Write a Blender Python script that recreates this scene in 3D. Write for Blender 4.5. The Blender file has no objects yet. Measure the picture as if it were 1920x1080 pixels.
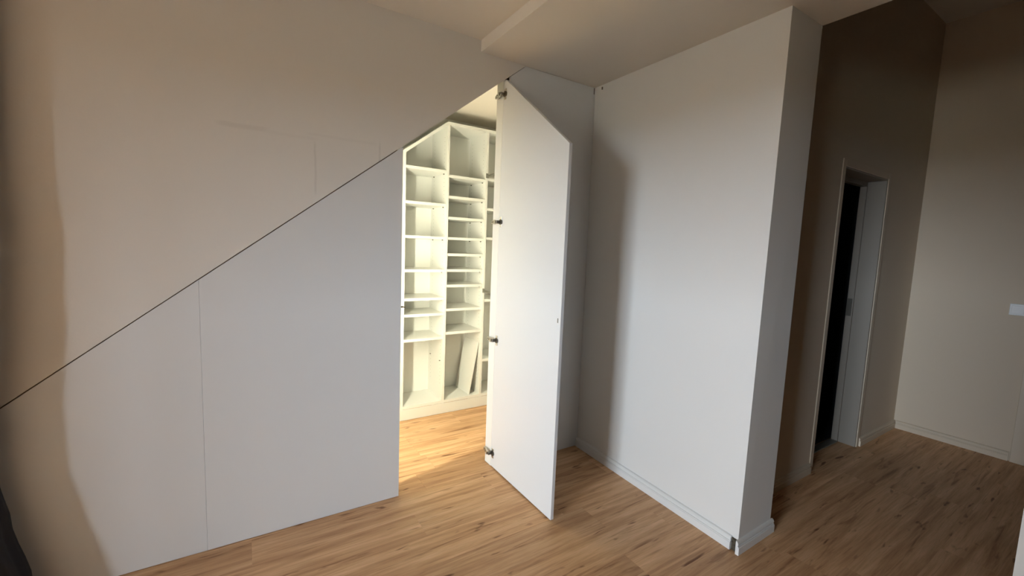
import bpy, bmesh, math, random
from mathutils import Matrix, Vector

random.seed(4)
scene = bpy.context.scene
col = scene.collection

# ------------------------------------------------------------------ camera
F_PX, YAW, PITCH, ROLL, CAM_H = 794.486, 0.5677, -0.0983, 0.0389, 1.424
cy, sy, cp, sp = math.cos(YAW), math.sin(YAW), math.cos(PITCH), math.sin(PITCH)
fwd = Vector((sy * cp, cy * cp, sp))
rgt = Vector((cy, -sy, 0.0))
upv = rgt.cross(fwd)
r2 = rgt * math.cos(ROLL) + upv * math.sin(ROLL)
u2 = -rgt * math.sin(ROLL) + upv * math.cos(ROLL)
cam_data = bpy.data.cameras.new('camera')
cam_data.sensor_width = 36.0
cam_data.lens = F_PX / 1920 * 36.0
cam_data.clip_start = 0.02
cam = bpy.data.objects.new('camera', cam_data)
m = Matrix((r2, u2, -fwd)).transposed().to_4x4()
m.translation = (0, 0, CAM_H)
cam.matrix_world = m
col.objects.link(cam)
scene.camera = cam

# ------------------------------------------------------------------ light
scene.view_settings.view_transform = 'Standard'
scene.view_settings.look = 'None'
scene.view_settings.gamma = 1.0
scene.view_settings.use_curve_mapping = False
scene.view_settings.exposure = 0.0

SKY_STRENGTH = 107.0
LAMP_STRENGTH = 310.0
world = bpy.data.worlds.new('overcast_sky')
scene.world = world
world.use_nodes = True
bgn = world.node_tree.nodes['Background']
bgn.inputs[0].default_value = (0.76, 0.90, 1.06, 1)
bgn.inputs[1].default_value = SKY_STRENGTH

# ------------------------------------------------------------------ key dimensions (metres)
D = 2.2208            # plane of the closet front
W = 2.018             # plane of the right wall
E = 1.0094            # end of the right wall
T = 0.2826            # its thickness
HALL_Y = 1.19         # hall wall with the dark doorway
HALL_X = 4.715        # far hall wall
H1, H2 = 2.5, 2.5623  # ceiling, raised part of the ceiling
XSTEP = 1.150
XA, ZS, SL = 0.7136, 1.9192, 0.7828   # opening edge, slope height there, slope
LEFT_X, BACK_Y = -6.0, -3.0
CLOSET_BACK = 3.54
DOOR_X = 1.328
def slope(x): return ZS + SL * (x - XA)
def slope_x(z): return XA + (z - ZS) / SL

# window openings in the left wall, y ranges
WINS = [(-1.72, 0.0)]
WZ0, WZ1 = 0.86, 2.02
for i, (a, b) in enumerate(WINS):
    ld = bpy.data.lights.new('window_portal', 'AREA')
    ld.shape = 'RECTANGLE'
    ld.size = b - a
    ld.size_y = WZ1 - WZ0
    ld.cycles.is_portal = True
    lo = bpy.data.objects.new('window_portal', ld)
    lo.location = (LEFT_X - 0.14, (a + b) / 2, (WZ0 + WZ1) / 2)
    lo.rotation_euler = (math.radians(90), 0, math.radians(-90))
    col.objects.link(lo)

# ------------------------------------------------------------------ materials
def new_mat(name):
    mt = bpy.data.materials.new(name)
    mt.use_nodes = True
    nt = mt.node_tree
    return mt, nt, nt.nodes['Principled BSDF']
def N(nt, typ, **kw):
    n = nt.nodes.new(typ)
    for k, v in kw.items():
        setattr(n, k, v)
    return n
def L(nt, a, b): nt.links.new(a, b)
def rgb(r, g, b): return (r, g, b, 1)

def simple(name, c, rough=0.5, metal=0.0, bump=0.0, scale=200.0, mottle=0.0):
    mt, nt, p = new_mat(name)
    p.inputs['Base Color'].default_value = rgb(*c)
    p.inputs['Roughness'].default_value = rough
    p.inputs['Metallic'].default_value = metal
    tc = N(nt, 'ShaderNodeTexCoord')
    if mottle:
        nz = N(nt, 'ShaderNodeTexNoise'); nz.inputs['Scale'].default_value = 2.3; nz.inputs['Detail'].default_value = 4
        L(nt, tc.outputs['Object'], nz.inputs['Vector'])
        mx = N(nt, 'ShaderNodeMix', data_type='RGBA')
        mx.inputs[6].default_value = rgb(*[v * (1 - mottle) for v in c])
        mx.inputs[7].default_value = rgb(*[min(1, v * (1 + mottle)) for v in c])
        L(nt, nz.outputs['Fac'], mx.inputs[0]); L(nt, mx.outputs[2], p.inputs['Base Color'])
    if bump:
        nz = N(nt, 'ShaderNodeTexNoise'); nz.inputs['Scale'].default_value = scale; nz.inputs['Detail'].default_value = 3
        L(nt, tc.outputs['Object'], nz.inputs['Vector'])
        bp = N(nt, 'ShaderNodeBump'); bp.inputs['Strength'].default_value = bump; bp.inputs['Distance'].default_value = 0.004
        L(nt, nz.outputs['Fac'], bp.inputs['Height']); L(nt, bp.outputs['Normal'], p.inputs['Normal'])
    return mt

M = {}
M['plaster'] = simple('white_plaster', (0.80, 0.765, 0.71), 0.9, bump=0.06, scale=130, mottle=0.012)
M['ceiling'] = simple('ceiling_plaster', (0.86, 0.80, 0.71), 0.9, bump=0.06, scale=110, mottle=0.02)
M['melamine'] = simple('white_melamine', (0.785, 0.795, 0.795), 0.38, bump=0.05, scale=500)
M['shelf'] = simple('white_shelf_board', (0.86, 0.86, 0.82), 0.42, bump=0.04, scale=500)
M['gloss'] = simple('white_trim_paint', (0.79, 0.765, 0.725), 0.4, bump=0.04, scale=150)
M['nickel'] = simple('nickel', (0.55, 0.52, 0.46), 0.28, metal=1.0)
M['nickel_dark'] = simple('nickel_dark', (0.16, 0.145, 0.12), 0.4, metal=0.8)
M['steel'] = simple('grey_steel', (0.25, 0.245, 0.21), 0.45, metal=0.5)
M['pin_metal'] = simple('shelf_pin_metal', (0.14, 0.135, 0.115), 0.5, metal=0.3)
M['pin'] = simple('pin_hole', (0.30, 0.29, 0.25), 0.7)
M['raw'] = simple('raw_plaster_gap_shade', (0.10, 0.078, 0.05), 0.95, bump=1.0, scale=90, mottle=0.35)  # raw plaster tone, darkened for the shade inside gaps
M['dark'] = simple('unlit_room_dark', (0.02, 0.02, 0.022), 0.95)  # near-black paint stands in for the unlit room's darkness
M['caulk'] = simple('old_caulk', (0.20, 0.17, 0.13), 0.9)
M['batten'] = simple('light_stop_batten', (0.42, 0.31, 0.2), 0.8, mottle=0.15)  # for added battens that block lamp light
M['closet_wall'] = simple('bright_white_paint', (0.86, 0.85, 0.80), 0.85)
M['plastic'] = simple('white_plastic', (0.86, 0.86, 0.85), 0.3)
M['curtain'] = simple('charcoal_fabric', (0.022, 0.023, 0.028), 0.95, bump=0.3, scale=400)
M['ground'] = simple('garden_ground', (0.20, 0.17, 0.12), 0.95, mottle=0.3)
M['hall'] = simple('shaded_hall_plaster', (0.66, 0.55, 0.42), 0.9, bump=0.06, scale=130, mottle=0.012)  # plaster tone darkened and warmed in place of the hall's shade
M['hall_trim'] = simple('shaded_hall_trim', (0.64, 0.53, 0.40), 0.45)  # trim tone darkened to go with the hall's painted shade
M['timber'] = simple('bounce_wall_tone', (0.44, 0.36, 0.28), 0.6, mottle=0.2)  # unseen walls toned to control bounce light
M['frame_in'] = simple('shaded_jamb_paint', (0.24, 0.205, 0.165), 0.5)  # jamb paint darkened in place of shade in the doorway

def lamp_mat():
    mt, nt, p = new_mat('lit_tube')
    p.inputs['Base Color'].default_value = rgb(0.9, 0.9, 0.85)
    p.inputs['Emission Color'].default_value = rgb(1.0, 0.96, 0.72)
    p.inputs['Emission Strength'].default_value = LAMP_STRENGTH
    return mt
M['tube'] = lamp_mat()

def glass_mat():
    mt, nt, p = new_mat('window_glass')
    out = nt.nodes['Material Output']
    tr = N(nt, 'ShaderNodeBsdfTransparent'); gl = N(nt, 'ShaderNodeBsdfGlossy')
    gl.inputs['Roughness'].default_value = 0.02
    mx = N(nt, 'ShaderNodeMixShader'); mx.inputs[0].default_value = 0.06
    L(nt, tr.outputs[0], mx.inputs[1]); L(nt, gl.outputs[0], mx.inputs[2]); L(nt, mx.outputs[0], out.inputs['Surface'])
    return mt
M['glass'] = glass_mat()

def oak():
    mt, nt, p = new_mat('oak_plank')
    tc = N(nt, 'ShaderNodeTexCoord'); oi = N(nt, 'ShaderNodeObjectInfo')
    off = N(nt, 'ShaderNodeVectorMath', operation='SCALE'); off.inputs[0].default_value = (37.0, 19.0, 11.0)
    L(nt, oi.outputs['Random'], off.inputs['Scale'])
    add = N(nt, 'ShaderNodeVectorMath', operation='ADD')
    L(nt, tc.outputs['Object'], add.inputs[0]); L(nt, off.outputs[0], add.inputs[1])
    def noise(sx, sy_, det, rough, dist=0.0):
        mp = N(nt, 'ShaderNodeMapping'); mp.inputs['Scale'].default_value = (sx, sy_, 1)
        L(nt, add.outputs[0], mp.inputs['Vector'])
        nz = N(nt, 'ShaderNodeTexNoise'); nz.inputs['Scale'].default_value = 1.0
        nz.inputs['Detail'].default_value = det; nz.inputs['Roughness'].default_value = rough
        nz.inputs['Distortion'].default_value = dist
        L(nt, mp.outputs[0], nz.inputs['Vector'])
        return nz.outputs['Fac']
    broad = noise(1.3, 20, 5, 0.6, 0.5)
    fine = noise(5, 120, 5, 0.7, 0.25)
    blot = noise(0.9, 4.5, 2, 0.5)
    streak = noise(2.6, 34, 4, 0.55, 0.9)
    knot = noise(5.5, 24, 2, 0.5, 0.4)
    r1 = N(nt, 'ShaderNodeValToRGB')
    e = r1.color_ramp.elements
    e[0].position, e[0].color = 0.30, rgb(0.50, 0.275, 0.135)
    e[1].position, e[1].color = 0.70, rgb(0.84, 0.555, 0.325)
    e2 = e.new(0.5); e2.color = rgb(0.70, 0.425, 0.228)
    L(nt, broad, r1.inputs[0])
    def mult(col_out, fac_out, lo, hi, c, amount):
        rr = N(nt, 'ShaderNodeMapRange'); rr.inputs[1].default_value = lo; rr.inputs[2].default_value = hi
        rr.inputs[3].default_value = 0; rr.inputs[4].default_value = amount
        L(nt, fac_out, rr.inputs[0])
        mx = N(nt, 'ShaderNodeMix', data_type='RGBA', blend_type='MULTIPLY')
        mx.inputs[7].default_value = rgb(*c)
        L(nt, rr.outputs[0], mx.inputs[0]); L(nt, col_out, mx.inputs[6])
        return mx.outputs[2]
    c = mult(r1.outputs[0], fine, 0.42, 0.68, (0.66, 0.59, 0.52), 0.6)
    c = mult(c, streak, 0.58, 0.72, (0.50, 0.40, 0.31), 0.85)
    c = mult(c, knot, 0.655, 0.745, (0.30, 0.20, 0.13), 0.95)
    c = mult(c, blot, 0.45, 0.75, (0.80, 0.75, 0.70), 0.7)
    hs = N(nt, 'ShaderNodeHueSaturation')
    rr = N(nt, 'ShaderNodeMapRange'); rr.inputs[3].default_value = 0.93; rr.inputs[4].default_value = 1.07
    L(nt, oi.outputs['Random'], rr.inputs[0]); L(nt, rr.outputs[0], hs.inputs['Value'])
    L(nt, c, hs.inputs['Color']); L(nt, hs.outputs[0], p.inputs['Base Color'])
    p.inputs['Roughness'].default_value = 0.5
    p.inputs['Specular IOR Level'].default_value = 0.3
    bp = N(nt, 'ShaderNodeBump'); bp.inputs['Strength'].default_value = 0.12; bp.inputs['Distance'].default_value = 0.001
    L(nt, fine, bp.inputs['Height']); L(nt, bp.outputs[0], p.inputs['Normal'])
    return mt
M['oak'] = oak()

def patched_plaster():
    """White plaster with the faint outlines of filled-in old panel edges."""
    mt, nt, p = new_mat('patched_plaster')
    base = (0.80, 0.765, 0.71)
    tc = N(nt, 'ShaderNodeTexCoord'); sx = N(nt, 'ShaderNodeSeparateXYZ')
    wob = N(nt, 'ShaderNodeTexNoise'); wob.inputs['Scale'].default_value = 9
    L(nt, tc.outputs['Object'], wob.inputs['Vector'])
    wv = N(nt, 'ShaderNodeVectorMath', operation='SCALE'); wv.inputs['Scale'].default_value = 0.012
    L(nt, wob.outputs['Color'], wv.inputs[0])
    av = N(nt, 'ShaderNodeVectorMath', operation='ADD')
    L(nt, tc.outputs['Object'], av.inputs[0]); L(nt, wv.outputs[0], av.inputs[1]); L(nt, av.outputs[0], sx.inputs[0])
    def band(out, c, hw, soft):
        d = N(nt, 'ShaderNodeMath', operation='SUBTRACT'); L(nt, out, d.inputs[0]); d.inputs[1].default_value = c + 0.006
        a = N(nt, 'ShaderNodeMath', operation='ABSOLUTE'); L(nt, d.outputs[0], a.inputs[0])
        r = N(nt, 'ShaderNodeMapRange'); r.inputs[1].default_value = hw; r.inputs[2].default_value = hw + soft
        r.inputs[3].default_value = 1; r.inputs[4].default_value = 0; L(nt, a.outputs[0], r.inputs[0])
        return r.outputs[0]
    tot = None
    for (xc, xw, zc, zw, amt) in [(0.01, 0.075, 1.893, 0.006, 0.12), (0.296, 0.001, 1.75, 0.10, 0.2),
                                  (0.594, 0.001, 1.86, 0.035, 0.2), (0.42, 0.14, 1.905, 0.002, 0.06), (0.20, 0.09, 1.885, 0.003, 0.05)]:
        a = N(nt, 'ShaderNodeMath', operation='MULTIPLY')
        L(nt, band(sx.outputs[0], xc, xw, 0.006 if xw < 0.01 else 0.03), a.inputs[0])
        L(nt, band(sx.outputs[2], zc, zw, 0.03 if zw > 0.03 else 0.008), a.inputs[1])
        b = N(nt, 'ShaderNodeMath', operation='MULTIPLY'); L(nt, a.outputs[0], b.inputs[0]); b.inputs[1].default_value = amt
        if tot is None: tot = b.outputs[0]
        else:
            mxx = N(nt, 'ShaderNodeMath', operation='MAXIMUM'); L(nt, tot, mxx.inputs[0]); L(nt, b.outputs[0], mxx.inputs[1]); tot = mxx.outputs[0]
    mx = N(nt, 'ShaderNodeMix', data_type='RGBA'); mx.inputs[6].default_value = rgb(*base); mx.inputs[7].default_value = rgb(0.36, 0.33, 0.29)
    L(nt, tot, mx.inputs[0]); L(nt, mx.outputs[2], p.inputs['Base Color'])
    p.inputs['Roughness'].default_value = 0.9
    nz = N(nt, 'ShaderNodeTexNoise'); nz.inputs['Scale'].default_value = 130; nz.inputs['Detail'].default_value = 3
    L(nt, tc.outputs['Object'], nz.inputs['Vector'])
    bp = N(nt, 'ShaderNodeBump'); bp.inputs['Strength'].default_value = 0.06; bp.inputs['Distance'].default_value = 0.004
    L(nt, nz.outputs['Fac'], bp.inputs['Height']); L(nt, bp.outputs[0], p.inputs['Normal'])
    return mt
M['patched'] = patched_plaster()

# ------------------------------------------------------------------ mesh helpers
def link(name, bm, mat, parent=None, loc=None, smooth=False):
    me = bpy.data.meshes.new(name)
    bmesh.ops.recalc_face_normals(bm, faces=bm.faces)
    bm.to_mesh(me); bm.free()
    if smooth:
        for f in me.polygons: f.use_smooth = True
    me.materials.append(M[mat])
    o = bpy.data.objects.new(name, me)
    col.objects.link(o)
    if parent: o.parent = parent
    if loc: o.location = loc
    return o
def bm_box(bm, lo, hi, bevel=0.0):
    vs = [bm.verts.new((x, y, z)) for x in (lo[0], hi[0]) for y in (lo[1], hi[1]) for z in (lo[2], hi[2])]
    fs = [bm.faces.new([vs[i] for i in q]) for q in ((0, 1, 3, 2), (4, 6, 7, 5), (0, 4, 5, 1), (2, 3, 7, 6), (0, 2, 6, 4), (1, 5, 7, 3))]
    if bevel:
        es = list({e for f in fs for e in f.edges})
        bmesh.ops.bevel(bm, geom=es, offset=bevel, segments=1, affect='EDGES')
def bm_prism(bm, pts, axis, a, b, bevel=0.0):
    """pts: 2-D outline; axis 'y': pts are (x, z); 'x': (y, z); 'z': (x, y)."""
    def P(p, t):
        return (p[0], t, p[1]) if axis == 'y' else (t, p[0], p[1]) if axis == 'x' else (p[0], p[1], t)
    v0 = [bm.verts.new(P(p, a)) for p in pts]; v1 = [bm.verts.new(P(p, b)) for p in pts]
    n = len(pts)
    fs = [bm.faces.new(v0), bm.faces.new(v1[::-1])]
    for i in range(n):
        fs.append(bm.faces.new((v0[i], v1[i], v1[(i + 1) % n], v0[(i + 1) % n])))
    if bevel:
        es = list({e for f in fs for e in f.edges})
        bmesh.ops.bevel(bm, geom=es, offset=bevel, segments=1, affect='EDGES')
def bm_cyl(bm, p0, p1, r, seg=12):
    p0, p1 = Vector(p0), Vector(p1); d = p1 - p0
    mt = Matrix.Translation((p0 + p1) / 2) @ d.to_track_quat('Z', 'Y').to_matrix().to_4x4()
    bmesh.ops.create_cone(bm, cap_ends=True, segments=seg, radius1=r, radius2=r, depth=d.length, matrix=mt)
def box(name, lo, hi, mat, parent=None, bevel=0.0):
    bm = bmesh.new(); bm_box(bm, lo, hi, bevel); return link(name, bm, mat, parent)
def boxes(name, lst, mat, parent=None):
    bm = bmesh.new()
    for lo, hi in lst: bm_box(bm, lo, hi)
    return link(name, bm, mat, parent)
def prism(name, pts, axis, a, b, mat, parent=None, bevel=0.0):
    bm = bmesh.new(); bm_prism(bm, pts, axis, a, b, bevel); return link(name, bm, mat, parent)
def struct(o, label=None):
    o['kind'] = 'structure'
    if label: o['label'] = label
    return o
def thing(name, label, cat, loc, group=None):
    o = bpy.data.objects.new(name, None); o.empty_display_size = 0.1
    col.objects.link(o); o.location = loc
    o['label'] = label; o['category'] = cat
    if group: o['group'] = group
    return o
def tag(o, label, cat, group=None):
    o['label'] = label; o['category'] = cat
    if group: o['group'] = group
    return o
def keep(o, parent):
    """Parent an object whose mesh is in world coordinates to an Empty at a thing's base."""
    o.parent = parent
    w = Vector((0, 0, 0)); q = parent
    while q: w += q.location; q = q.parent
    o.location = -w
    return o

# ------------------------------------------------------------------ room shell
GND = -3.0
struct(box('ground', (-160, -160, GND - 0.2), (160, 160, GND), 'ground'), 'bare garden ground far below the windows')

# floor slab and planks
PX0, PX1, PY0 = -1.60, 4.75, -0.64
ROW, LEN, GAP, TH = 0.19, 1.22, 0.0003, 0.012
SEAM = 2.21
rows0 = math.ceil((SEAM - PY0) / ROW)
PY0 = SEAM - rows0 * ROW
floor = struct(boxes('floor', [((LEFT_X - .15, BACK_Y - .15, -0.15), (4.95, 3.75, -TH)),
                               ((LEFT_X - .15, BACK_Y - .15, -TH), (PX0, 3.75, 0)),
                               ((PX0, BACK_Y - .15, -TH), (4.95, PY0, 0))], 'oak'),
               'oak plank floor with fine joints and dark knots')
plank_mesh = {}
def plank(x0, x1, y0, y1):
    key = (round(x1 - x0, 3), round(y1 - y0, 3))
    hx, hy = (x1 - x0) / 2 - GAP / 2, (y1 - y0) / 2 - GAP / 2
    if key not in plank_mesh:
        bm = bmesh.new()
        b = 0.0004
        lo = [bm.verts.new((sx * hx, sy_ * hy, -TH)) for sx, sy_ in ((-1, -1), (1, -1), (1, 1), (-1, 1))]
        mi = [bm.verts.new((sx * hx, sy_ * hy, -b)) for sx, sy_ in ((-1, -1), (1, -1), (1, 1), (-1, 1))]
        hi = [bm.verts.new((sx * (hx - b), sy_ * (hy - b), 0)) for sx, sy_ in ((-1, -1), (1, -1), (1, 1), (-1, 1))]
        for A, B in ((lo, mi), (mi, hi)):
            for i in range(4): bm.faces.new((A[i], A[(i + 1) % 4], B[(i + 1) % 4], B[i]))
        bm.faces.new(hi)
        bmesh.ops.recalc_face_normals(bm, faces=bm.faces)
        me = bpy.data.meshes.new('plank'); bm.to_mesh(me); bm.free(); me.materials.append(M['oak'])
        plank_mesh[key] = me
    o = bpy.data.objects.new('plank', plank_mesh[key])
    col.objects.link(o); o.parent = floor
    o.location = ((x0 + x1) / 2, (y0 + y1) / 2, 0)
JOINT = {0: 0.875, -1: 1.228, -2: 0.735}
for r in range(-rows0, math.ceil((CLOSET_BACK - SEAM) / ROW)):
    y0, y1 = SEAM + r * ROW, SEAM + (r + 1) * ROW
    j = JOINT.get(r, random.random() * LEN)
    xmax = 2.30 if y0 >= HALL_Y + 0.15 else PX1
    x = j - LEN * math.ceil((j - PX0) / LEN)
    while x < xmax:
        a, b = max(x, PX0), min(x + LEN, xmax)
        if b - a > 0.02: plank(a, b, y0, y1)
        x += LEN

# ceilings: the raised part, the lower part with its edge over the hall, the hall
bm = bmesh.new()
bm_box(bm, (LEFT_X - .15, BACK_Y - .15, H2), (XSTEP, D + .10, H2 + .2))
bm_box(bm, (XSTEP, BACK_Y - .15, H1), (W + T, 3.75, 3.45))
struct(link('ceiling', bm, 'ceiling'), 'off-white plaster ceiling stepping down at a shallow edge')
struct(box('ceiling_hall', (W + T, BACK_Y - .15, 3.3), (4.95, 3.75, 3.45), 'ceiling'))

# front wall above the slope and the stair soffit behind it
zero_x = slope_x(0.0); top_x = slope_x(H1)
pts = [(LEFT_X - .15, 0), (zero_x, 0), (top_x, H1), (XSTEP, H1), (XSTEP, H2), (LEFT_X - .15, H2)]
wf = struct(prism('wall_front', pts, 'y', D, D + .10, 'patched'), 'white plaster wall above the sloping closet front')
struct(prism('stair_soffit', [(zero_x, 0), (top_x, H1), (XSTEP, H1 + .0), (XSTEP, H1 + .2), (LEFT_X - .15, H1 + .2), (LEFT_X - .15, 0)], 'y', D + .10, CLOSET_BACK, 'closet_wall'))

# right wall, slightly out of plumb at its free end
bm = bmesh.new()
lo = [(2.030, D + .02, 0), (1.981, 1.001, 0), (2.290, 1.007, 0), (W + T, D + .02, 0)]
hi = [(W, D + .02, H1), (W, E, H1), (W + T, E, H1), (W + T, D + .02, H1)]
vl = [bm.verts.new(v) for v in lo]; vh = [bm.verts.new(v) for v in hi]
bm.faces.new(vl); bm.faces.new(vh[::-1])
for i in range(4): bm.faces.new((vl[i], vl[(i + 1) % 4], vh[(i + 1) % 4], vh[i]))
struct(link('wall_right', bm, 'plaster'), 'white plaster partition wall ending in a free corner')
struct(box('wall_closet_right', (2.14, D + .02, 0), (W + T, 3.75, H1), 'closet_wall'))
struct(box('wall_closet_back', (-1.9, CLOSET_BACK, 0), (2.14, 3.75, H1), 'closet_wall'))
# hall walls
DX0, DX1, DZ = 3.19, 3.93, 2.012
JY = HALL_Y + 0.14
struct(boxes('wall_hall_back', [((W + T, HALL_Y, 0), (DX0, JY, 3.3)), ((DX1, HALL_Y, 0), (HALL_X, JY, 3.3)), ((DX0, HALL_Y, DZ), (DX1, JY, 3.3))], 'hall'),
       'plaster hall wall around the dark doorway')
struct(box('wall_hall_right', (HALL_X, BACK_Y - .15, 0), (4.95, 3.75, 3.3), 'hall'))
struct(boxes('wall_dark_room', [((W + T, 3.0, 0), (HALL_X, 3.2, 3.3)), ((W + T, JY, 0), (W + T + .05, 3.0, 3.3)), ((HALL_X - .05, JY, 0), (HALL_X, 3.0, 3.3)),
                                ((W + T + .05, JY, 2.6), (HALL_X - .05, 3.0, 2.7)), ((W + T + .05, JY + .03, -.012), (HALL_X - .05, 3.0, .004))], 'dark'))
# walls behind and to the left of the photographer, with two windows
struct(box('wall_back', (LEFT_X - .15, BACK_Y - .15, 0), (4.95, BACK_Y, 3.3), 'timber'))
struct(box('wall_stub', (W, BACK_Y, 0), (W + T, .183, H1), 'plaster'), 'short plaster wall at the other side of the hall opening')
struct(box('shade_pier', (-0.98, BACK_Y, 0), (-0.80, -0.22, H2), 'timber'), 'unseen wall end added behind the photographer to shade the hall')  # added, unseen; blocks window light to darken the hall
struct(box('shade_return', (-2.14, 1.35, 0), (-1.95, D, H2), 'plaster'))  # added, unseen; cuts window light on the front wall's left part
lw = []
ys = [BACK_Y] + [v for w_ in WINS for v in w_] + [D + .1]
for i in range(0, len(ys), 2):
    lw.append(((LEFT_X - .15, ys[i], 0), (LEFT_X, ys[i + 1], H2)))
for a, b in WINS:
    lw.append(((LEFT_X - .15, a, 0), (LEFT_X, b, WZ0)))
    lw.append(((LEFT_X - .15, a, WZ1), (LEFT_X, b, H2)))
struct(boxes('wall_left', lw, 'timber'))
for i, (a, b) in enumerate(WINS):
    wroot = bpy.data.objects.new('window_%d' % (i + 1), None); col.objects.link(wroot)
    wroot.location = (LEFT_X - .08, (a + b) / 2, WZ0); wroot['kind'] = 'structure'
    hw, hh = (b - a) / 2, WZ1 - WZ0
    f = 0.055
    boxes('window_frame', [((-.03, -hw, 0), (.03, -hw + f, hh)), ((-.03, hw - f, 0), (.03, hw, hh)), ((-.03, -hw + f, 0), (.03, hw - f, f)), ((-.03, -hw + f, hh - f), (.03, hw - f, hh)), ((-.03, -.04, f), (.03, .04, hh - f))], 'gloss', wroot)
    for y_a, y_b in ((-hw + f, -.04), (.04, hw - f)):
        box('window_pane', (-.004, y_a, f), (.004, y_b, hh - f), 'glass', wroot)
    box('window_sill', (.08, -hw - .04, -.03), (.20, hw + .04, 0), 'gloss', wroot)


# ------------------------------------------------------------------ baseboards
BP = [(0, 0), (.017, 0), (.017, .036), (.0145, .038), (.0145, .043), (.0105, .044), (.0105, .048), (.0125, .0495), (.012, .057), (.008, .064), (0, .067)]
def baseboard(name, p0, p1, n0, lab=None, mat='gloss'):
    """Profile swept from p0 to p1 (floor points on the wall face); n0 points into the room."""
    bm = bmesh.new()
    p0, p1, n0 = Vector(p0), Vector(p1), Vector(n0)
    A = [bm.verts.new(p0 + n0 * a + Vector((0, 0, z))) for a, z in BP]
    B = [bm.verts.new(p1 + n0 * a + Vector((0, 0, z))) for a, z in BP]
    bm.faces.new(A); bm.faces.new(B[::-1]); k = len(BP)
    for i in range(k): bm.faces.new((A[i], B[i], B[(i + 1) % k], A[(i + 1) % k]))
    return struct(link(name, bm, mat), lab)
dr = Vector((1.981 - 2.030, 1.001 - (D + .02), 0)).normalized()
nr = Vector((dr.y, -dr.x, 0)).normalized()
if nr.x > 0: nr = -nr
c1 = Vector((1.981, 1.001, 0))
baseboard('baseboard_right', Vector((2.030, D, 0)) - Vector((0.001, 0, 0)), c1 - dr * 0.030, nr, 'white moulded baseboard along the bright wall')
baseboard('baseboard_end', (1.981 - .020, 1.001, 0), (2.290 + .014, 1.007, 0), (0, -1, 0), 'white moulded baseboard around the free wall end')
baseboard('baseboard_return', (2.291, 1.007, 0), (2.299, HALL_Y, 0), (1, 0, 0))
baseboard('baseboard_hall', (W + T + .017, HALL_Y, 0), (DX0 - .035, HALL_Y, 0), (0, -1, 0), 'white baseboard beside the dark doorway', 'hall_trim')
baseboard('baseboard_corner', (DX1 + .035, HALL_Y, 0), (HALL_X, HALL_Y, 0), (0, -1, 0), None, 'hall_trim')
baseboard('baseboard_far', (HALL_X, HALL_Y - .017, 0), (HALL_X, 0.535, 0), (-1, 0, 0), None, 'hall_trim')
# ragged plaster in the open mitre, over a dark plate for the gap's shade
bm = bmesh.new()
for k in range(26):
    t_ = random.random(); z = random.random() * 0.058
    q = c1 - dr * (0.001 + 0.026 * t_)
    s = 0.0016 + 0.0022 * random.random()
    bm_box(bm, (q.x - .004 - s, q.y - s, z), (q.x - .001, q.y + s, z + 2.2 * s))
q0, q1 = c1 - dr * .0295 + nr * .0006, c1 - dr * .0005 + nr * .0006
bm_prism(bm, [(q0.x, q0.y), (q1.x, q1.y), (q1.x + nr.x * .003, q1.y + nr.y * .003), (q0.x + nr.x * .003, q0.y + nr.y * .003)], 'z', .0005, .062)
struct(link('trim_1', bm, 'raw'), 'crumbly raw plaster over a dark shade plate in the open baseboard mitre')
# crack at the panel-wall joint and the small dark chip by the ceiling
struct(boxes('trim_2', [((2.004, D - .0012, 2.455), (2.010, D, 2.495)), ((2.012, 2.150, 2.470), (2.0185, 2.157, 2.486))], 'caulk'), 'dark chips in the plaster at the ceiling corner')

# ------------------------------------------------------------------ hall doorway
d1 = bpy.data.objects.new('door_1', None); col.objects.link(d1); d1.location = ((DX0 + DX1) / 2, HALL_Y, 0); d1['kind'] = 'structure'
d1['label'] = 'white framed doorway into an unlit room'
def dpart(name, lo, hi, mat='hall_trim', bevel=0.002): return keep(box(name, lo, hi, mat, None, bevel), d1)
dpart('casing', (DX0 - .035, HALL_Y - .006, 0), (DX0 + .008, HALL_Y, DZ + .035))
dpart('casing', (DX1 - .008, HALL_Y - .006, 0), (DX1 + .035, HALL_Y, DZ + .035))
dpart('casing', (DX0 + .008, HALL_Y - .006, DZ - .008), (DX1 - .008, HALL_Y, DZ + .035))
dpart('jamb', (DX0, HALL_Y, 0), (DX0 + .018, JY + .01, DZ), 'frame_in')
dpart('jamb', (DX1 - .018, HALL_Y, 0), (DX1, JY + .01, DZ), 'frame_in')
dpart('jamb', (DX0 + .018, HALL_Y, DZ - .018), (DX1 - .018, JY + .01, DZ), 'frame_in')
dpart('door_stop', (DX1 - .032, JY - .03, 0), (DX1 - .018, JY + .012, DZ - .018), 'frame_in')
dpart('door_stop', (DX0 + .018, JY - .03, 0), (DX0 + .032, JY + .012, DZ - .018), 'frame_in')
dpart('door_stop', (DX0 + .032, JY - .03, DZ - .050), (DX1 - .032, JY + .012, DZ - .018), 'frame_in')
dpart('threshold', (DX0 + .032, JY - .035, 0), (DX1 - .032, JY + .02, .008), 'steel')
dpart('strike_plate', (DX1 - .036, JY - .022, 0.995), (DX1 - .032, JY + .008, 1.128), 'nickel_dark', 0.0008)

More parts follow.
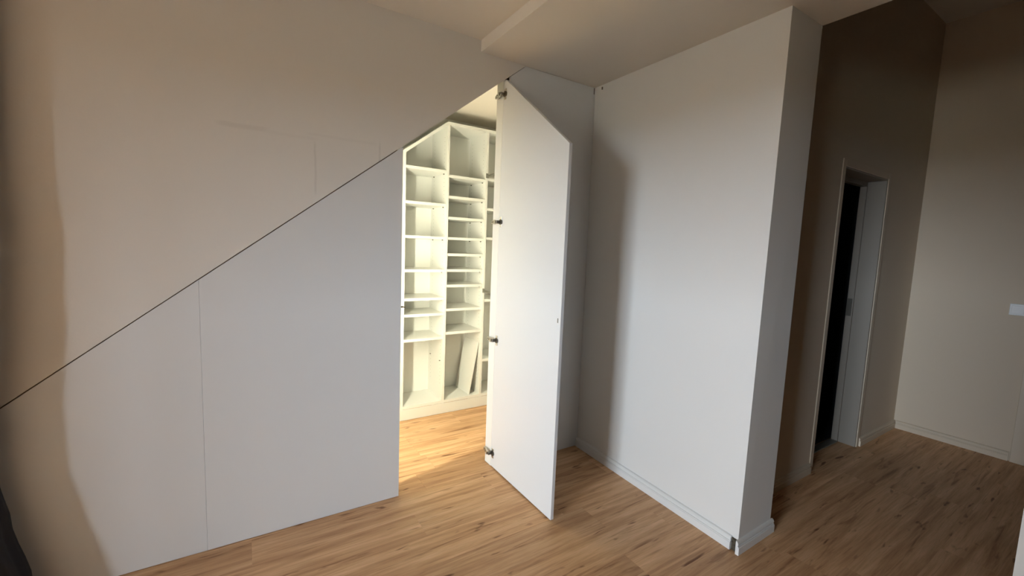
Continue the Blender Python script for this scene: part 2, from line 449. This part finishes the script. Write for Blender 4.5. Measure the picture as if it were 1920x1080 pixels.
# casing of a second doorway on the far hall wall
d2 = bpy.data.objects.new('door_2', None); col.objects.link(d2); d2.location = (HALL_X, 0.1, 0); d2['kind'] = 'structure'
d2['label'] = 'white closed door with casing in the far hall wall'
for lo, hi in [((HALL_X - .022, .455, 0), (HALL_X, .528, 2.07)), ((HALL_X - .022, -.43, 0), (HALL_X, -.357, 2.07)), ((HALL_X - .022, -.357, 2.0), (HALL_X, .455, 2.07))]:
    keep(box('casing', lo, hi, 'hall_trim', None, .003), d2)
keep(box('door_leaf', (HALL_X - .012, -.355, .006), (HALL_X - .001, .453, 1.998), 'hall_trim', None, .002), d2)
bm = bmesh.new(); bm_cyl(bm, (HALL_X - .012, -.29, 1.05), (HALL_X - .06, -.29, 1.05), .009); bm_cyl(bm, (HALL_X - .055, -.295, 1.05), (HALL_X - .055, -.17, 1.05), .009)
keep(link('door_handle', bm, 'nickel'), d2)

# ------------------------------------------------------------------ closet front
TH_P = 0.019
GS = 0.005   # shadow gap below the slope
def slp(x): return slope(x) - GS
SEAM_X = -0.1601
p1 = tag(prism('closet_panel', [(slope_x(GS + .002), .002), (SEAM_X - .0003, .002), (SEAM_X - .0003, slp(SEAM_X))], 'y', D, D + TH_P, 'melamine', None, .0006),
         'white triangular closet panel at the low end of the slope', 'panel', 'closet front panels')
p2 = thing('closet_panel', 'white closet panel with sloping top beside the open doorway', 'panel', (0.28, D, 0), 'closet front panels')
keep(prism('panel_board', [(SEAM_X + .0003, .002), (XA, .002), (XA, slp(XA)), (SEAM_X + .0003, slp(SEAM_X))], 'y', D, D + TH_P, 'melamine', None, .0006), p2)
c_ = bpy.data.objects.new('door_catch', None); col.objects.link(c_); c_.parent = p2; c_.location = (XA - .28, .01, 1.074)
c_['label'] = 'small dark metal catch'
boxes('catch_plate', [((0, -.004, -.010), (.0014, .008, .010))], 'nickel_dark', c_)
bm = bmesh.new(); bm_cyl(bm, (0.001, .002, 0), (.014, .002, 0), .0045); bm_cyl(bm, (.014, .002, 0), (.026, .004, -.004), .003)
link('catch_pin', bm, 'nickel_dark', c_)
xr = lambda z: 2.030 - .012 * z / 2.5 - .0015
p3 = tag(prism('closet_panel', [(1.351, .002), (xr(0), .002), (xr(2.5), 2.4975), (slope_x(2.4975) + .003, 2.4975), (1.351, slope(1.351) - .0025)], 'y', D, D + TH_P, 'melamine', None, .0006),
         'tall narrow white closet panel behind the open door', 'panel', 'closet front panels')
# posts, and battens added to stop lamp light leaking through the panel gaps
struct(prism('trim_3', [(DOOR_X, .004), (1.349, .004), (1.349, slope(1.349) - .002), (DOOR_X, slope(DOOR_X) - .002)], 'y', 2.2592, 2.335, 'shelf', None, .001), 'white hinge post behind the open closet door')
struct(prism('trim_4', [(.695, .004), (XA, .004), (XA, slope(XA) - .012), (.695, slope(.695) - .012)], 'y', D + TH_P + .001, 2.335, 'shelf', None, .001))
bm = bmesh.new()
x0, x1 = zero_x + .12, .690
bm_prism(bm, [(x0, slope(x0) - .06), (x1, slope(x1) - .06), (x1, slope(x1) - .001), (x0, slope(x0) - .001)], 'y', D + TH_P + .001, D + .06)
struct(link('trim_5', bm, 'batten'), 'batten added to block light behind the sloping panel gap')
struct(boxes('trim_6', [((1.98, D + TH_P + .001, 0.01), (2.14, D + .06, 2.499)), ((1.46, D + TH_P + .001, 2.44), (1.98, D + .06, 2.499)), ((SEAM_X - .03, D + TH_P + .001, .05), (SEAM_X + .03, D + .05, slope(SEAM_X) - .09)), ((zero_x + .2, D + TH_P + .001, .0), (.690, D + .05, .05))], 'batten'))  # added battens keep lamp light out of the panel gaps

struct(prism('trim_7', [(1.336, slope(1.336) - .06), (1.47, slope(1.47) - .06), (1.47, 2.4995), (slope_x(2.4995), 2.4995), (1.336, slope(1.336) - .0005)], 'y', D + TH_P + .0005, D + .0375, 'raw'), 'dark backing standing in for the unlit interior in the notch above the open door')  # added backing, dark in place of the shaded interior behind the notch

# the open door
DY0, DY1 = 1.622, 2.258
dr_ = thing('closet_door', 'white closet door with angled top standing open, inner face with hinges', 'door', (DOOR_X, DY0, 0))
def ztop(y): return 1.925 + .77 * (y - DY0)
yk = DY0 + (2.396 - 1.925) / .77
leaf = keep(prism('door_leaf', [(DY0, .009), (DY1, .009), (DY1, 2.396), (yk, 2.396), (DY0, 1.925)], 'x', DOOR_X, DOOR_X + TH_P, 'melamine', None, .0008), dr_)
keep(box('latch_hole', (DOOR_X - .0012, 1.640, 1.050), (DOOR_X + .0005, 1.6465, 1.073), 'steel', None), dr_)
for zc, tilt in ((2.314, -.012), (1.567, 0.0), (.835, .006), (.100, .022)):
    h = bpy.data.objects.new('hinge', None); col.objects.link(h); h.parent = dr_
    h.location = (0, 2.235 - DY0, zc)
    # cup flange on the door, cup rim, link, arm reaching to the post
    box('cup_plate', (-.0035, -.011, -.031), (0.0, .011, .031), 'nickel', h, .0012)
    bm = bmesh.new(); bm_cyl(bm, (-.006, 0, 0), (.001, 0, 0), .017, 20); link('cup', bm, 'nickel_dark', h)
    bm = bmesh.new()
    bm_box(bm, (-.030, .004, -.009), (-.004, .024, .009), .002)
    link('hinge_link', bm, 'nickel_dark', h)
    bm = bmesh.new()
    rows = [(.020, -.034, -.020, .009), (.034, -.032, -.018, .0135), (.056, -.024, -.011, .0105), (.074, -.020, -.006, .0115), (.098, -.014, -.001, .006)]
    rg = [[bm.verts.new((x_, y_, z_)) for x_, z_ in ((xa_, -hw_), (xa_, hw_), (xb_, hw_), (xb_, -hw_))] for y_, xa_, xb_, hw_ in rows]
    for A_, B_ in zip(rg, rg[1:]):
        for q in range(4): bm.faces.new((A_[q], A_[(q + 1) % 4], B_[(q + 1) % 4], B_[q]))
    bm.faces.new(rg[0]); bm.faces.new(rg[-1][::-1])
    link('hinge_arm', bm, 'nickel', h)
    bm = bmesh.new(); bm_cyl(bm, (-.029, .050, 0), (-.022, .050, 0), .004); link('screw', bm, 'nickel_dark', h)
    bm = bmesh.new(); bm_cyl(bm, (-.021, .078, 0), (-.014, .078, 0), .004); link('screw', bm, 'nickel_dark', h)

# ------------------------------------------------------------------ shelf unit in the closet
CF, CB = 3.20, 3.52
PT = .022
su = thing('shelf_unit', 'white built-in closet shelf unit with sloping corner and three bays', 'shelf unit', (1.04, CF, 0))
def part(name, lo, hi, mat='shelf', bevel=.0006): return keep(box(name, lo, hi, mat, None, bevel), su)
def ppart(name, pts, axis, a, b, mat='shelf'): return keep(prism(name, pts, axis, a, b, mat, None, .0006), su)
X0, XD1, XD2, X3 = 1.031, 1.384, 1.737, 2.090
ZB, ZT = .113, 2.381
CS = .762
def ctop(x): return 2.109 + CS * (x - X0)
def uside(name, x, z1, z2=None):
    z2 = z1 if z2 is None else z2
    return ppart(name, [(x, .0), (x + PT, .0), (x + PT, z2), (x, z1)], 'y', CF, CB)
vt = PT * math.sqrt(1 + CS * CS)
uside('side_panel', X0, ctop(X0) - vt, ctop(X0 + PT) - vt)
div1 = uside('divider', XD1, ZT - PT)
div2 = uside('divider', XD2, ZT - PT)
uside('side_panel', X3, ZT - PT)
xk = X0 + (ZT - 2.109) / CS
ppart('sloping_top', [(X0, ctop(X0) - vt), (xk, ZT - vt), (xk, ZT), (X0, ctop(X0))], 'y', CF, CB)
ppart('top_board', [(xk, ZT - PT - .002), (X3 + PT, ZT - PT - .002), (X3 + PT, ZT), (xk, ZT)], 'y', CF, CB)
for a, b in ((X0 + PT, XD1), (XD1 + PT, XD2), (XD2 + PT, X3)):
    part('bottom_board', (a + .0003, CF + .001, ZB - PT), (b - .0003, CB - .006, ZB))
part('plinth', (X0 - .002, CF - .004, .002), (X3 + PT, CF - .0002, .0904))
# backs
ppart('back_panel', [(X0 + PT, ZB), (XD1, ZB), (XD1, ctop(XD1) - vt), (X0 + PT, ctop(X0 + PT) - vt)], 'y', CB - .005, CB - .001)
part('back_panel', (XD1 + PT, CB - .005, ZB), (XD2, CB - .001, ZT - PT), bevel=0)
part('back_panel', (XD2 + PT, CB - .005, ZB), (X3, CB - .001, ZT - PT), bevel=0)
# shelves with the pins that carry them
SHELF = {}
def shelf(xa, xb, z):
    w_ = xb - xa - .002
    if 'm' not in SHELF:
        bm = bmesh.new(); bm_box(bm, (0, 0, -PT), (w_, CB - .008 - CF - .004, 0), .0008)
        o = link('shelf', bm, 'shelf'); SHELF['m'] = o.data
        bm = bmesh.new(); bm_cyl(bm, (-.0045, 0, 0), (.0045, 0, 0), .004, 8)
        p = link('shelf_pin', bm, 'pin_metal'); SHELF['p'] = p.data
        bpy.data.objects.remove(p)
    else:
        o = bpy.data.objects.new('shelf', SHELF['m']); col.objects.link(o)
    o.parent = su; o.location = Vector((xa + .001, CF + .004, z)) - su.location
    for px_ in (.0035, w_ - .0035):
        for py_ in (.045, .255):
            p = bpy.data.objects.new('shelf_pin', SHELF['p']); col.objects.link(p)
            p.parent = o; p.location = (px_, py_, -PT - .004)
for z in (2.005, 1.741, 1.478, 1.214, .986, .858, .658): shelf(X0 + PT, XD1, z)
for z in (1.974, 1.809, 1.642, 1.478, 1.346, 1.216, 1.089, .890, .693): shelf(XD1 + PT, XD2, z)
for z in (1.988, 1.738, 1.492, .956, .425): shelf(XD2 + PT, X3, z)
# rows of drilled holes on the faces seen from the doorway, and two loose pins
for xf, zt in ((XD1, 2.28), (XD2, 2.30), (X3, 2.30)):
    bm = bmesh.new()
    for y_ in (CF + .049, CF + .259):
        z = .25
        while z < zt:
            bm_cyl(bm, (xf - .0004, y_, z), (xf + .0002, y_, z), .0026, 6); z += .032
    o = keep(link('pin_holes', bm, 'pin'), su); o['kind'] = 'stuff'
bm = bmesh.new()
bm_cyl(bm, (XD1 - .010, CF + .049, .445), (XD1 + .001, CF + .049, .445), .004, 8); keep(link('spare_pin', bm, 'pin_metal'), su)
bm = bmesh.new()
bm_cyl(bm, (XD1 - .010, CF + .259, .455), (XD1 + .001, CF + .259, .455), .004, 8); keep(link('spare_pin', bm, 'pin_metal'), su)
# pull-out rails fixed to the second divider
for z in (2.0, 1.029):
    r_ = keep(box('pull_out_rail', (1.742, 2.93, z - .009), (1.754, CF - .006, z + .009), 'steel', None, .002), su)
    keep(box('rail_bracket', (1.738, CF - .010, z - .014), (1.758, CF - .0005, z + .022), 'steel', None, .001), su)

# loose shelf board leaning in the middle bay
bm = bmesh.new(); bm_box(bm, (-.008, 0, 0), (0, .268, .466), .0006)
lb = link('shelf_board', bm, 'shelf'); lb.location = (1.6555, 3.226, ZB + .0003)
lb.rotation_euler = (0, .1715, 0)
tag(lb, 'loose white shelf board leaning at the bottom of the middle bay', 'board')

# lamp behind the closet panel
lm = thing('tube_lamp', 'upright tube lamp lighting the closet behind the front panel', 'lamp', (0.49, D + TH_P, 0.55))
box('housing', (-.02, .001, 0), (.02, .028, 1.16), 'plastic', lm, .002)
bm = bmesh.new(); bm_cyl(bm, (0, .046, .04), (0, .046, 1.12), .013, 14); link('tube', bm, 'tube', lm, smooth=False)
for z in (.01, 1.12): box('end_cap', (-.014, .0285, z), (.014, .060, z + .03), 'plastic', lm)

# ------------------------------------------------------------------ switch and curtain
sw = thing('light_switch', 'white square light switch on the far hall wall', 'switch', (HALL_X, .598, 1.109))
box('switch_plate', (-.010, -.041, -.041), (0, .041, .041), 'plastic', sw, .003)
box('rocker', (-.016, -.030, -.030), (-.010, .030, .030), 'plastic', sw, .002)

def curtain():
    root = thing('curtain', 'dark charcoal curtain gathered in beside the low end of the white slope', 'curtain', (-.90, 2.11, 0))
    bm = bmesh.new()
    zs = [.03 + i * (2.42 - .03) / 40 for i in range(41)]
    nseg = 48; rings = []
    def tab(z, t):
        for (za, va), (zb, vb) in zip(t, t[1:]):
            if z <= zb:
                q = (z - za) / (zb - za); q = q * q * (3 - 2 * q)
                return va + (vb - va) * q
        return t[-1][1]
    for z in zs:
        xr_ = tab(z, [(.0, -.660), (.10, -.675), (.37, -.720), (.52, -.743), (.8, -.742), (1.1, -.722), (1.5, -.70), (2.45, -.68)])
        yf = tab(z, [(.0, 2.06), (.2, 2.07), (.6, 2.085), (1.1, 2.095), (1.6, 2.105), (2.45, 2.11)])
        yb = tab(z, [(.0, 2.21), (.75, 2.207), (.86, 2.165), (1.38, 2.165), (1.65, 2.21), (2.45, 2.214)])
        rx = .06; ry = (yb - yf) / 2; k = .5
        cx = xr_ - rx + .90; cy_ = (yf + yb) / 2 - 2.11
        ring = []
        for j in range(nseg):
            t_ = 2 * math.pi * j / nseg
            a = 1 - (.05 + .06 * k) * (1 - math.cos(9 * t_ + .5 * math.sin(3 * z)))
            ring.append(bm.verts.new((cx + rx * a * math.cos(t_), cy_ + ry * a * math.sin(t_), z)))
        rings.append(ring)
    for A, B in zip(rings, rings[1:]):
        for j in range(nseg): bm.faces.new((A[j], A[(j + 1) % nseg], B[(j + 1) % nseg], B[j]))
    bm.faces.new(rings[0]); bm.faces.new(rings[-1][::-1])
    link('drape', bm, 'curtain', root, smooth=True)
    bm = bmesh.new()
    bmesh.ops.create_circle(bm, cap_ends=False, radius=1, segments=24)
    bmesh.ops.delete(bm, geom=bm.verts[:], context='VERTS')
    ring0 = []
    for z in (1.075, 1.125):
        ring0.append([bm.verts.new((.117 + .062 * math.cos(2 * math.pi * j / 24), (2.13 - 2.11) + .037 * math.sin(2 * math.pi * j / 24), z)) for j in range(24)])
    for j in range(24): bm.faces.new((ring0[0][j], ring0[0][(j + 1) % 24], ring0[1][(j + 1) % 24], ring0[1][j]))
    link('tie_band', bm, 'curtain', root, smooth=True)
    box('ceiling_rail', (-.25, .03, 2.42), (.20, .08, H2), 'plastic', root, .002)
curtain()
